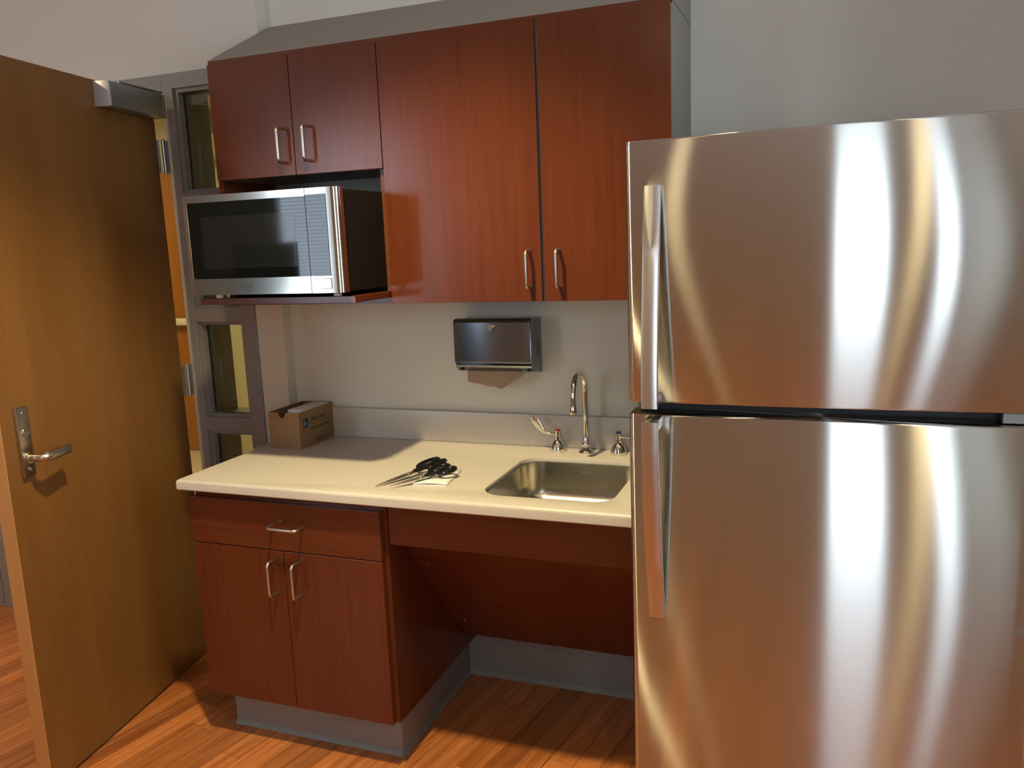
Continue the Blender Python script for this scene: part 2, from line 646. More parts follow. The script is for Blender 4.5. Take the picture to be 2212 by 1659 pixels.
def plank_bm(bm, lp, dx=0.0, dy=0.0):
    A = [bm.verts.new((p[0] + dx, p[1] + dy, -0.0055)) for p in lp]
    B = [bm.verts.new((p[0] + dx, p[1] + dy, 0.0)) for p in lp]
    fs = [bm.faces.new(B)]
    for i in range(len(lp)):
        j = (i + 1) % len(lp)
        fs.append(bm.faces.new((A[i], A[j], B[j], B[i])))
    bmesh.ops.recalc_face_normals(bm, faces=fs)
    if B and fs[0].normal.z < 0:
        bmesh.ops.reverse_faces(bm, faces=fs)


plank_mesh = None
for i, (dist, full, ox, oy, lp) in enumerate(planks[:240]):
    if full and plank_mesh is not None:
        o = bpy.data.objects.new('plank', plank_mesh)
        C.objects.link(o)
        o.parent = fl
    else:
        bm = new_bm()
        plank_bm(bm, lp)
        o = obj('plank', bm, 'plank', fl, local=True)
        if full: plank_mesh = o.data
    o.location = (ox, oy, 0)
    o.rotation_euler = (0, 0, ANG)
bm = new_bm()
for dist, full, ox, oy, lp in planks[240:]:
    plank_bm(bm, lp, ox * ca + oy * sa, -ox * sa + oy * ca)
o = obj('plank_field', bm, 'plank', fl, local=True)
o.rotation_euler = (0, 0, ANG)
o['kind'] = 'stuff'

# ------------------------------------------------------------------ walls, ceiling
struct('ceiling', bx(new_bm(), XL - 0.1, XR + 0.1, YB - 0.1, 0.12, ZC, ZC + 0.1), 'ceil', 'off-white ceiling of the room', 'ceiling')
struct('wall_back', bx(new_bm(), XRET, XR + 0.1, 0.0, 0.12, -0.05, ZC), 'wall', 'cream painted wall behind sink and refrigerator', 'wall')
bm = new_bm()
DX0, DX1, DZ = -1.40, -0.10, 2.174                # opening for the grey frame
bx(bm, -6.1, DX0, WY, 0.12, -0.05, ZC)
bx(bm, DX1, XRET, WY, 0.12, -0.05, ZC)
bx(bm, DX0, DX1, WY, 0.12, DZ, ZC)
struct('wall_front', bm, 'wall', 'cream painted wall around the door and sidelight', 'wall')
struct('wall_left', bx(new_bm(), XL - 0.1, XL, YB, 0.12, -0.05, ZC), 'wall', 'cream painted wall at the far left of the room', 'wall')
RW = (-2.05, -1.15, 1.15, 2.55)                   # window in the right-hand wall: y0, y1, z0, z1
bm = new_bm()
bx(bm, XR, XR + 0.15, YB, RW[0], -0.05, ZC)
bx(bm, XR, XR + 0.15, RW[1], 0.12, -0.05, ZC)
bx(bm, XR, XR + 0.15, RW[0], RW[1], -0.05, RW[2])
bx(bm, XR, XR + 0.15, RW[0], RW[1], RW[3], ZC)
struct('wall_right', bm, 'wall', 'cream painted wall right of the refrigerator', 'wall')
WINS = [(-2.52, -1.42, 0.95, 2.55), (1.86, 3.17, 0.95, 2.50)]
bm = new_bm()
xs = [XL] + [v for wv in WINS for v in wv[:2]] + [XR]
for i in range(len(xs) - 1):
    hole = [wv for wv in WINS if abs(wv[0] - xs[i]) < 1e-6]
    if hole:
        bx(bm, xs[i], xs[i + 1], YB - 0.15, YB, -0.05, hole[0][2])
        bx(bm, xs[i], xs[i + 1], YB - 0.15, YB, hole[0][3], ZC)
    else:
        bx(bm, xs[i], xs[i + 1], YB - 0.15, YB, -0.05, ZC)
struct('wall_rear', bm, 'wall', 'cream painted window wall opposite the sink', 'wall')

# windows in the rear wall (their light and their mirror images are in the photograph)
for k, (x0, x1, z0, z1) in enumerate(WINS):
    lab = ('window with white blinds, mirrored in the microwave door', 'tall bright window mirrored in the refrigerator door')[k]
    wt = thing('window_%d' % (k + 2), lab, 'window', ((x0 + x1) / 2, YB, z0), kind='structure')
    bm = new_bm()
    t = 0.05
    bx(bm, x0, x0 + t, YB - 0.12, YB - 0.04, z0, z1)
    bx(bm, x1 - t, x1, YB - 0.12, YB - 0.04, z0, z1)
    bx(bm, x0 + t, x1 - t, YB - 0.12, YB - 0.04, z0, z0 + t)
    bx(bm, x0 + t, x1 - t, YB - 0.12, YB - 0.04, z1 - t, z1)
    if k == 1:
        bx(bm, 2.30, 2.66, YB - 0.12, YB - 0.03, z0 + t, z1 - t)
        box('mullion', 'frame', wt, 2.80, 2.87, YB - 0.12, YB - 0.02, z0 + t, z1 - t)
    else:
        bx(bm, -1.72, -1.67, YB - 0.12, YB - 0.04, z0 + t, z1 - t)
    obj('window_frame', bm, 'blind' if k == 0 else 'wall', wt)
    for a, b in ([(x0 + t, -1.72), (-1.67, x1 - t)] if k == 0 else [(x0 + t, 2.30), (2.66, 2.80), (2.87, x1 - t)]):
        box('pane', 'winglass', wt, a, b, YB - 0.085, YB - 0.080, z0 + t, z1 - t)
    box('window_sill', 'blind', wt, x0 - 0.03, x1 + 0.03, YB - 0.03, YB + 0.05, z0 - 0.03, z0, 0.004)
    area_portal('window_portal', ((x0 + x1) / 2, YB - 0.16, (z0 + z1) / 2), x1 - x0, z1 - z0)
wt = thing('window_4', 'grey framed window in the wall right of the refrigerator', 'window', (XR, (RW[0] + RW[1]) / 2, RW[2]), kind='structure')
bm = new_bm()
bx(bm, XR + 0.04, XR + 0.12, RW[0], RW[0] + 0.05, RW[2], RW[3])
bx(bm, XR + 0.04, XR + 0.12, RW[1] - 0.05, RW[1], RW[2], RW[3])
bx(bm, XR + 0.04, XR + 0.12, RW[0] + 0.05, RW[1] - 0.05, RW[2], RW[2] + 0.05)
bx(bm, XR + 0.04, XR + 0.12, RW[0] + 0.05, RW[1] - 0.05, RW[3] - 0.05, RW[3])
obj('window_frame', bm, 'frame', wt)
box('pane', 'winglass', wt, XR + 0.080, XR + 0.085, RW[0] + 0.05, RW[1] - 0.05, RW[2] + 0.05, RW[3] - 0.05)
box('window_sill', 'blind', wt, XR - 0.05, XR + 0.03, RW[0] - 0.03, RW[1] + 0.03, RW[2] - 0.03, RW[2], 0.004)
area_portal('window_portal', (XR + 0.16, (RW[0] + RW[1]) / 2, (RW[2] + RW[3]) / 2), RW[1] - RW[0], RW[3] - RW[2], 90)
x0, x1, z0, z1 = WINS[0]
bl = thing('window_blind', 'white horizontal slat blind hanging in the window, mirrored in the microwave', 'blind', ((x0 + x1) / 2, YB, z0))
box('head_rail', 'blind', bl, x0 + 0.01, x1 - 0.01, YB - 0.035, YB + 0.01, z1 - 0.05, z1 - 0.005, 0.004)
bm = new_bm()
n = 52
for i in range(n):
    z = z0 + 0.04 + (z1 - z0 - 0.1) * i / (n - 1)
    prism(bm, [(-0.0125 + YB - 0.012, z - 0.0015), (YB - 0.012 + 0.0125, z + 0.0015), (YB - 0.012 + 0.0125, z + 0.0023), (YB - 0.0245, z - 0.0007)], 'x', x0 + 0.015, x1 - 0.015)
o = obj('slats', bm, 'blind', bl)
o['kind'] = 'stuff'
box('bottom_rail', 'blind', bl, x0 + 0.012, x1 - 0.012, YB - 0.028, YB + 0.004, z0 + 0.012, z0 + 0.028, 0.003)

# furniture by the left-hand window, seen only as a dark mirror image in the microwave door
fc = thing('filing_cabinet', 'grey two-drawer-wide filing cabinet under the blind-covered window', 'cabinet', (-2.15, -4.1, 0.0))
box('case', 'fridgeside', fc, -2.62, -1.68, -4.38, -3.92, 0.0, 1.09, 0.004)
for xa in (-2.61, -2.145):
    for za in (0.04, 0.39, 0.74):
        dq = box('drawer', 'fridgeside', fc, xa, xa + 0.455, -3.92, -3.90, za, za + 0.335, 0.004)
        bar_y = -3.90
        bm = new_bm()
        bx(bm, xa + 0.17, xa + 0.285, bar_y, bar_y + 0.018, za + 0.255, za + 0.272, 0.003)
        obj('handle', bm, 'nickel', dq)
mo = thing('computer_monitor', 'black computer monitor on the filing cabinet, mirrored in the microwave', 'monitor', (-2.22, -4.05, 1.09))
box('screen_shell', 'black', mo, -2.52, -1.94, -4.06, -4.02, 1.20, 1.60, 0.006)
box('screen', 'blackglass', mo, -2.505, -1.955, -4.0205, -4.018, 1.225, 1.585)
box('stand_neck', 'black', mo, -2.26, -2.20, -4.085, -4.06, 1.10, 1.35, 0.004)
box('stand_foot', 'black', mo, -2.36, -2.10, -4.15, -3.97, 1.0905, 1.102, 0.004)
wb = thing('whiteboard', 'framed board on the window wall, mirrored in the microwave', 'board', (-2.93, YB, 1.35))
box('board_panel', 'blind', wb, -3.25, -2.62, YB, YB + 0.012, 1.36, 1.86)
bm = new_bm()
bx(bm, -3.27, -2.60, YB, YB + 0.02, 1.34, 1.36)
bx(bm, -3.27, -2.60, YB, YB + 0.02, 1.86, 1.88)
bx(bm, -3.27, -3.25, YB, YB + 0.02, 1.36, 1.86)
bx(bm, -2.62, -2.60, YB, YB + 0.02, 1.36, 1.86)
obj('board_frame', bm, 'nickel', wb)
cu = thing('window_curtain', 'sheer white curtain drawn over the right end of the tall window', 'curtain', (3.02, YB + 0.03, 0.5))  # curtain added so backlit cloth gives the refrigerator a bright strip to mirror
bm = new_bm()
rows = []
for zz in (0.50, 2.58):
    rows.append([bm.verts.new((2.862 + 0.32 * i / 64, YB + 0.035 + 0.012 * math.sin(i * 1.1), zz)) for i in range(65)])
for i in range(64):
    bm.faces.new((rows[0][i], rows[0][i + 1], rows[1][i + 1], rows[1][i]))
o = obj('drape', bm, 'sheer', cu, True)
so_ = o.modifiers.new('thickness', 'SOLIDIFY')
so_.thickness = 0.0006
bm = new_bm()
cyl(bm, (2.84, YB + 0.035, 2.592), (3.195, YB + 0.035, 2.592), 0.010, 12)
obj('curtain_rod', bm, 'nickel', cu, True)

# ------------------------------------------------------------------ corridor beyond the door
CY = 2.566
struct('floor_corridor', bx(new_bm(), -6.0, 1.5, 0.10, CY + 0.1, -0.08, 0.0), 'vinyl', 'cream vinyl floor of the corridor beyond the door', 'floor')
struct('ceiling_corridor', bx(new_bm(), -6.0, 1.5, 0.12, CY + 0.1, 2.52, 2.62), 'corr', 'cream corridor ceiling seen through the sidelight', 'ceiling')
wc = struct('wall_corridor', bx(new_bm(), -6.0, 1.5, CY, CY + 0.1, -0.05, 2.6), 'corr', 'cream corridor wall seen through the sidelight', 'wall')
struct('wall_corridor_end', bx(new_bm(), -6.1, -6.0, 0.1, CY + 0.1, -0.05, 2.6), 'corr', 'cream end wall of the corridor', 'wall')
struct('wall_corridor_right', bx(new_bm(), 1.5, 1.6, 0.1, CY + 0.1, -0.05, 2.6), 'corr', 'cream right end wall of the corridor', 'wall')
pn = thing('wood_wall_panel', 'orange wood panelling on the corridor wall behind the door hinges', 'panel', (-3.4, CY, 0))
for k in range(3):
    xa = -5.1 + k * 0.845
    box('panel', 'oak', pn, xa, xa + 0.838, CY - 0.02, CY, 0.012, 2.159, 0.002)
hr = thing('corridor_handrail', 'cream handrail running along the orange corridor panelling', 'handrail', (-3.4, CY - 0.02, 1.0))
box('rail', 'corr', hr, -5.2, -2.45, CY - 0.075, CY - 0.045, 1.004, 1.058, 0.010, smooth=True)
for xb in (-4.8, -3.6, -2.6):
    box('bracket', 'corr', hr, xb - 0.03, xb + 0.03, CY - 0.05, CY - 0.02, 1.012, 1.048)
# soffit box and dispenser glimpsed through the sidelight panes
so = thing('soffit_box', 'cream box under the corridor ceiling seen in the top sidelight pane', 'soffit', (-2.2, CY, 2.22))
box('soffit_shell', 'corr', so, -2.48, -1.9, CY - 0.25, CY, 2.222, 2.36, 0.003)
box('soffit_lip', 'corr', so, -2.50, -1.88, CY - 0.27, CY, 2.212, 2.222, 0.002)
hd = thing('wall_dispenser', 'pale dispenser on the corridor wall seen in the lower sidelight pane', 'dispenser', (-2.1, CY, 0.9))
box('dispenser_shell', 'white', hd, -2.20, -2.06, CY - 0.10, CY, 0.90, 1.14, 0.012, smooth=True)
box('dispenser_nozzle', 'black', hd, -2.15, -2.11, CY - 0.09, CY - 0.04, 0.885, 0.90)
for k, xc in enumerate((-3.2, -1.2)):
    cl = thing('corridor_light', ('lit corridor ceiling panel above the orange panelling', 'lit corridor ceiling panel opposite the sidelight')[k], 'light', (xc, 1.3, 2.52), group='corridor ceiling lights')
    box('light_frame', 'trimwhite', cl, xc - 0.32, xc + 0.32, 1.0, 1.6, 2.505, 2.52, 0.002)
    box('light_lens', 'corrlamp', cl, xc - 0.29, xc + 0.29, 1.03, 1.57, 2.500, 2.506)
    l = bpy.data.lights.new('corridor_lamp', 'AREA')
    l.size = 0.5
    l.energy = CORR_W
    l.color = CORR
    lo = bpy.data.objects.new('corridor_lamp', l)
    lo.location = (0, 0, -0.03)
    lo.parent = cl
    C.objects.link(lo)

# ------------------------------------------------------------------ grey frame: sidelight (window_1) and door frame (trim)
sl = thing('window_1', 'narrow grey framed sidelight with stacked glass panes beside the door', 'window', (-0.26, FYF, 0), kind='structure')
MX0, MX1, PX0, PX1 = -0.412, -0.365, -0.159, -0.100
YI = 0.125
box('door_side_post', 'frame', sl, MX0, MX1, FYF, YI, 0, DZ, 0.002)
box('wall_side_post', 'frame', sl, PX0, PX1, FYF, YI, 0, DZ, 0.002)
lights = [(1.756, 2.122), (1.339, 1.703), (0.924, 1.287), (0.506, 0.870), (0.09, 0.453)]
edges = [0.0] + [v for l_ in reversed(lights) for v in l_] + [DZ]
for i in range(0, len(edges), 2):
    box('frame_rail', 'frame', sl, MX1, PX0, FYF, YI, edges[i], edges[i + 1], 0.0)
for z0, z1 in lights:
    st = 0.013
    for ya, yb in ((FYF + 0.014, -0.022), (-0.014, 0.012)):
        bm = new_bm()
        bx(bm, MX1, MX1 + st, ya, yb, z0, z1)
        bx(bm, PX0 - st, PX0, ya, yb, z0, z1)
        bx(bm, MX1 + st, PX0 - st, ya, yb, z0, z0 + st)
        bx(bm, MX1 + st, PX0 - st, ya, yb, z1 - st, z1)
        obj('glazing_stop', bm, 'frame', sl)
    bm = new_bm()
    bx(bm, MX1 + st - 0.002, MX1 + st + 0.0025, -0.022, -0.020, z0 + st, z1 - st)
    obj('gasket', bm, 'black', sl)
    box('pane', 'glass', sl, MX1 + 0.002, PX0 - 0.002, -0.021, -0.015, z0 + 0.002, z1 - 0.002)

tr = thing('trim_1', 'grey painted steel door frame with wide left post', 'door frame', (-0.9, FYF, 0), kind='structure')
box('frame_head', 'frame', tr, -1.40, MX0, FYF, YI, 2.115, DZ, 0.002)
box('strike_jamb', 'frame', tr, -1.40, -1.335, FYF, YI, 0, 2.115, 0.002)
box('wide_post', 'frame', tr, -1.72, -1.40, FYF, WY, 0, DZ, 0.002)
box('post_panel', 'frame', tr, -1.70, -1.61, FYF - 0.004, FYF, 0.02, 2.1, 0.001)
pl_ = thing('outlet_plate', 'small white outlet plate low on the grey post at the left edge', 'outlet', (-1.50, FYF, 0.60))
box('cover_plate', 'white', pl_, -1.54, -1.47, FYF - 0.006, FYF, 0.60, 0.715, 0.002)
for zz in (0.632, 0.683):
    box('socket', 'trimwhite', pl_, -1.522, -1.488, FYF - 0.008, FYF - 0.005, zz - 0.013, zz + 0.013, 0.001)

# ------------------------------------------------------------------ the open door (local x along the leaf from hinge, local y outwards from the seen face)
DV = Vector((0.164, -0.986, 0)).normalized()
DN = Vector((0.986, 0.164, 0)).normalized()
DA = Vector((-0.385, -0.187, 0)) + DV * -0.055
dr = thing('door_1', 'tan wood veneer door standing open at the left', 'door', tuple(DA), math.atan2(DV.y, DV.x), kind='structure')
DW, DH, DT = 0.856, 2.092, 0.044


def dbox(name, mat, parent, x0, x1, y0, y1, z0, z1, bevel=0.0, smooth=False, label=None):
    return box(name, mat, parent, x0, x1, y0, y1, z0, z1, bevel, label, smooth, True)


dbox('leaf', 'maple', dr, 0, DW - 0.003, -DT, 0.0, 0.010, DH, 0.001)
dbox('edge_band', 'mapleedge', dr, DW - 0.003, DW, -DT, 0.0, 0.010, DH, 0.001)
O = 0.055
# lock plate and lever
lp = dbox('lock_plate', 'satin', dr, O + 0.708, O + 0.752, 0.0, 0.012, 0.936, 1.136, 0.003, True, 'satin metal lock plate with lever')
sx = O + 0.730
for zz in (1.117, 0.957):
    bm = new_bm()
    cyl(bm, (sx, 0.011, zz), (sx, 0.0145, zz), 0.0055, 12)
    obj('screw', bm, 'satin', lp, True, True)
bm = new_bm()
cyl(bm, (sx, 0.011, 1.062), (sx, 0.016, 1.062), 0.012, 16)
bx(bm, sx - 0.010, sx + 0.010, 0.015, 0.024, 1.058, 1.066, 0.002)
obj('thumb_turn', bm, 'satin', lp, True, True)
bm = new_bm()
cyl(bm, (sx, 0.010, 0.990), (sx, 0.020, 0.990), 0.016, 20)
sweep(bm, [(sx, 0.014, 0.990), (sx, 0.040, 0.990), (sx - 0.002, 0.052, 0.990), (sx - 0.010, 0.060, 0.991), (sx - 0.022, 0.063, 0.9915)], circ(0.0105, 14))
sweep(bm, [(sx - 0.012, 0.062, 0.9915), (sx - 0.030, 0.064, 0.992), (sx - 0.090, 0.058, 0.992), (sx - 0.106, 0.057, 0.992)], rrect(0.0135, 0.008, 0.004, 3), up=(0, 0, 1))
obj('lever', bm, 'satin', lp, True, True)
# closer
cz0, cz1, cs0, cs1 = 2.008, 2.086, O - 0.030, O + 0.255
co = dbox('closer', 'alu', dr, cs0, cs1 - 0.010, 0.0, 0.058, cz0, cz1, 0.004, True, 'aluminium door closer box')
dbox('closer_cap', 'alucap', co, cs1 - 0.010, cs1, 0.0, 0.059, cz0 - 0.001, cz1 + 0.001, 0.004, True)
dbox('closer_end', 'alu', co, cs0 - 0.012, cs0, 0.0, 0.059, cz0 - 0.001, cz1 + 0.001, 0.004, True)
bm = new_bm()
cyl(bm, (cs0 + 0.20, 0.03, cz1 - 0.002), (cs0 + 0.20, 0.03, cz1 + 0.010), 0.016, 16)
sweep(bm, [(cs0 + 0.20, 0.03, cz1 + 0.008), (cs0 + 0.08, 0.034, cz1 + 0.010), (cs0 - 0.02, 0.036, cz1 + 0.010)], rrect(0.003, 0.011, 0.002, 2), up=(0, 0, 1))
obj('closer_arm', bm, 'alu', co, True, True)
# hinges
for zc in (1.885, 1.072, 0.25):
    bm = new_bm()
    hx, hy = -0.030, 0.006
    cyl(bm, (hx, hy, zc - 0.057), (hx, hy, zc + 0.057), 0.0075, 14)
    cyl(bm, (hx, hy, zc - 0.061), (hx, hy, zc - 0.057), 0.005, 12)
    cyl(bm, (hx, hy, zc + 0.057), (hx, hy, zc + 0.062), 0.005, 12)
    for q in (-0.034, -0.0115, 0.0115, 0.034):
        cyl(bm, (hx, hy, zc + q - 0.0007), (hx, hy, zc + q + 0.0007), 0.0082, 14)
    hg = obj('hinge', bm, 'zinc', dr, True, True)
    dbox('hinge_leaf', 'zinc', hg, -0.029, 0.001, -0.010, -0.006, zc - 0.057, zc + 0.057)
    dbox('hinge_leaf', 'zinc', hg, -0.060, -0.032, 0.003, 0.006, zc - 0.057, zc + 0.057)
# ------------------------------------------------------------------ cabinet handles
def bar_handle(name, p0, p1, out, parent, mat='nickel', r=0.0048):
    """U-shaped wire pull; p0,p1 the feet, out the vector away from the door"""
    a, b, n_ = Vector(p0), Vector(p1), Vector(out)
    d = (b - a).normalized()
    L = n_.length
    nn = n_.normalized()
    rr = 0.011
    pts = [a, a + nn * (L - rr)]
    for k in range(1, 6):
        t = R(90 * k / 5)
        pts.append(a + nn * (L - rr + rr * math.sin(t)) + d * (rr - rr * math.cos(t)))
    for k in range(0, 6):
        t = R(90 * k / 5)
        pts.append(b - d * (rr - rr * math.sin(t)) + nn * (L - rr + rr * math.cos(t)))
    pts.append(b)
    bm = new_bm()
    sweep(bm, pts, circ(r, 10))
    return obj(name, bm, mat, parent, True)


# ------------------------------------------------------------------ wall cabinets
YU, YC = -0.350, -0.332                          # door faces, carcass front
ZU0, ZU1, ZM = 1.367, 2.106, 1.760
uc = thing('wall_cabinet', 'short cherry wall cabinet with open niche holding the microwave', 'cabinet', (0.32, 0.0, ZU0))
box('side_panel', 'cherry', uc, 0.022, 0.040, YC, -0.052, ZU0 + 0.018, ZU1, 0.0005)
box('side_panel', 'greylam', uc, 0.605, 0.623, YC + 0.0015, -0.002, ZU0 + 0.018, ZU1)
box('front_edge', 'edge', uc, 0.605, 0.623, YC, YC + 0.0015, ZU0 + 0.018, ZM)
box('bottom_panel', 'cherryh', uc, 0.022, 0.623, YC, -0.052, ZU0, ZU0 + 0.018, 0.0005)
box('top_panel', 'cherryh', uc, 0.040, 0.605, YC, -0.052, ZU1 - 0.018, ZU1)
box('niche_top', 'greylam', uc, 0.040, 0.605, YC, -0.052, ZM, ZM + 0.018)
box('back_panel', 'greylam', uc, 0.040, 0.605, -0.058, -0.052, ZU0 + 0.018, ZU1 - 0.018)
sh = box('microwave_shelf', 'cherryh', uc, 0.092, 0.622, -0.547, YC, 1.385, 1.4045, 0.0012, 'cherry shelf jutting out under the microwave')
for xa, xb, hx in ((0.034, 0.3265, 0.292), (0.3292, 0.6235, 0.382)):
    d = box('door', 'cherry', uc, xa, xb, YU, YC - 0.0005, ZM, ZU1 + 0.002, 0.0008)
    bar_handle('handle', (hx, YU, 1.798), (hx, YU, 1.898), (0, -0.034, 0), d)

tc_ = thing('tall_wall_cabinet', 'tall two-door cherry wall cabinet above the sink', 'cabinet', (1.04, 0.0, ZU0))
box('carcass', 'greylam', tc_, 0.6245, 1.4570, YC, 0.0, ZU0, ZU1 + 0.014, 0.0008, 'grey laminate cabinet sides')
for xa, xb, hx in ((0.6265, 1.0985, 1.066), (1.1080, 1.4585, 1.152)):
    d = box('door', 'cherry', tc_, xa, xb, YU, YC - 0.0005, ZU0 + 0.001, ZU1 + 0.002, 0.0008)
    bar_handle('handle', (hx, YU, 1.408), (hx, YU, 1.508), (0, -0.034, 0), d)
sp = thing('sloped_cabinet_top', 'grey sloped dust top above the cherry wall cabinets', 'cabinet top', (0.74, 0.0, ZU1))
bm = new_bm()
prism(bm, [(YC - 0.001, 2.123), (-0.0005, 2.294), (-0.0005, 2.122), (YC - 0.001, 2.1215)], 'x', XRET + 0.010, 1.457)
obj('slope_panel', bm, 'greylam', sp)
bm = new_bm()
bx(bm, 0.030, 1.457, YC - 0.006, YC + 0.020, 2.1085, 2.1215, 0.0008)
obj('top_rail', bm, 'cherryh', sp)

# ------------------------------------------------------------------ base cabinet, sink apron
bc = thing('base_cabinet', 'cherry base cabinet with one drawer over two doors', 'cabinet', (0.35, 0.0, 0.0))
YBF, YBC = -0.600, -0.580
box('carcass', 'cherry', bc, 0.022, 0.692, YBC, -0.052, 0.150, 0.829, 0.0008)
box('scribe_panel', 'cherry', bc, 0.674, 0.692, -0.052, -0.002, 0.150, 0.829)
bm = new_bm()
bx(bm, 0.042, 0.660, -0.5203, -0.054, 0.0, 0.150)
bx(bm, 0.500, 0.660, -0.054, -0.002, 0.0, 0.150)
tk = obj('toe_kick', bm, 'rubber', bc)
bm = new_bm()
prism(bm, [(-0.5285, 0.0), (-0.5205, 0.0), (-0.5205, 0.014), (-0.5235, 0.010)], 'x', 0.040, 0.664)
obj('cove_lip', bm, 'rubber', tk)
bm = new_bm()
prism(bm, [(0.660, 0.0), (0.668, 0.0), (0.663, 0.010), (0.660, 0.014)], 'y', -0.5285, -0.016)
obj('cove_lip', bm, 'rubber', tk)
d = box('drawer', 'cherryh', bc, 0.015, 0.6790, YBF, YBC - 0.0005, 0.6585, 0.8030, 0.0010)
bar_handle('handle', (0.318, YBF, 0.7365), (0.420, YBF, 0.7365), (0, -0.036, 0), d)
for xa, xb, hx in ((0.015, 0.3442, 0.311), (0.3468, 0.6790, 0.395)):
    d = box('door', 'cherry', bc, xa, xb, YBF, YBC - 0.0005, 0.1515, 0.6555, 0.0010)
    bar_handle('handle', (hx, YBF, 0.523), (hx, YBF, 0.627), (0, -0.036, 0), d)

kp = thing('sink_apron', 'cherry apron and slanted knee panel under the sink', 'panel', (1.06, 0.0, 0.0))
box('apron', 'cherryh', kp, 0.6935, 1.432, -0.575, -0.557, 0.702, 0.829, 0.0008)
bm = new_bm()
a0, a1 = (-0.515, 0.706), (-0.098, 0.201)
dx_, dz_ = a1[0] - a0[0], a1[1] - a0[1]
ln = math.hypot(dx_, dz_)
nx, nz = -dz_ / ln * 0.018, dx_ / ln * 0.018
prism(bm, [a0, a1, (a1[0] + nx, a1[1] + nz), (a0[0] + nx, a0[1] + nz)], 'x', 0.6935, 1.418)
ks = obj('knee_panel', bm, 'cherryh', kp)
for u_ in (0.24, 0.835):
    for xq in (0.724, 1.39):
        px, pz = a0[0] + dx_ * u_, a0[1] + dz_ * u_
        ex, ez = -nx / 0.018, -nz / 0.018
        bm = new_bm()
        cyl(bm, (xq, px, pz), (xq, px + ex * 0.003, pz + ez * 0.003), 0.0042, 12)
        obj('screw', bm, 'nickel', ks, True)
bm = new_bm()
prism(bm, [(-0.600, 0.0), (-0.600, 0.829), (-0.004, 0.829), (-0.004, 0.0)], 'x', 1.419, 1.437)
obj('end_panel', bm, 'cherry', kp)
bm = new_bm()
prism(bm, [(-0.0145, 0.0), (-0.0065, 0.010), (-0.004, 0.014), (-0.004, 0.175), (-0.0005, 0.176), (-0.0005, 0.0)], 'x', 0.661, 1.418)
o = struct('baseboard_back', bm, 'rubber', 'grey rubber cove base along the wall under the sink', 'baseboard')

bm = new_bm()
prism(bm, [(-0.0145, 0.0), (-0.0065, 0.010), (-0.004, 0.014), (-0.004, 0.100), (-0.0005, 0.101), (-0.0005, 0.0)], 'x', 1.440, XR)
struct('baseboard_right', bm, 'rubber', 'grey rubber cove base along the wall behind the refrigerator', 'baseboard')

# ------------------------------------------------------------------ countertop with sink cut-out
ct = thing('countertop', 'speckled beige countertop above the cherry base cabinet', 'countertop', (0.72, -0.3, CT - 0.033))
SX0, SX1, SY0, SY1, SR = 0.964, 1.330, -0.550, -0.150, 0.065


def rr_loop(x0, x1, y0, y1, r, n=8):
    out = []
    for cx, cy, a in ((x1 - r, y1 - r, 0), (x0 + r, y1 - r, 90), (x0 + r, y0 + r, 180), (x1 - r, y0 + r, 270)):
        for i in range(n + 1):
            t = R(a + 90 * i / n)
            out.append((cx + r * math.cos(t), cy + r * math.sin(t)))
    return out


bm = new_bm()
outer = [(0.0, -0.631), (1.438, -0.631), (1.438, 0.0), (XRET, 0.0), (XRET, WY), (0.0, WY)]
hole = rr_loop(SX0, SX1, SY0, SY1, SR)
er = 0.010                                        # rounded front and left edges, built ring by ring


def ring(z, ins):
    return [bm.verts.new((x + (ins if i in (0, 5) else 0), y + (ins if i in (0, 1) else 0), z)) for i, (x, y) in enumerate(outer)]


rings = [ring(CT - 0.033, 0.003), ring(CT - 0.030, 0.0)]
for k in range(0, 5):
    t = R(90 * k / 4)
    rings.append(ring(CT - er + er * math.sin(t), er - er * math.cos(t)))
for ra, rb in zip(rings, rings[1:]):
    for i in range(6):
        bm.faces.new((ra[i], ra[(i + 1) % 6], rb[(i + 1) % 6], rb[i]))
hl = []
for z, ins in ((CT - 0.013, 0.0), (CT - 0.004, 0.0), (CT - 0.001, -0.0015), (CT, -0.004)):
    cxs, cys = (SX0 + SX1) / 2, (SY0 + SY1) / 2
    lp2 = rr_loop(SX0 + ins, SX1 - ins, SY0 + ins, SY1 - ins, SR - ins)
    hl.append([bm.verts.new((x, y, z)) for x, y in lp2])
for ra, rb in zip(hl, hl[1:]):
    for i in range(len(ra)):
        bm.faces.new((ra[i], rb[i], rb[(i + 1) % len(ra)], ra[(i + 1) % len(ra)]))
for ro, ri in ((rings[-1], hl[-1]), (rings[0], hl[0])):
    es = []
    for lp2 in (ro, ri):
        for i in range(len(lp2)):
            e = bm.edges.get((lp2[i], lp2[(i + 1) % len(lp2)]))
            es.append(e)
    bmesh.ops.triangle_fill(bm, use_beauty=True, use_dissolve=False, edges=es)
bmesh.ops.recalc_face_normals(bm, faces=bm.faces)
obj('top_slab', bm, 'counter', ct, True)
o = box('backsplash', 'counter', None, XRET + 0.001, 1.438, -0.020, -0.0005, CT + 0.0002, 0.9705, 0.002, smooth=True)
tag(o, 'speckled beige backsplash strip along the wall behind the sink', 'backsplash')
bm = new_bm()
sweep(bm, [(-0.012, -0.058, CT - 0.004), (-0.012, -0.150, CT - 0.004), (-0.004, -0.250, CT - 0.003)], circ(0.004, 6))
obj('caulk_bead', bm, 'caulk', ct, True, label='pale caulk bead on the counter end')

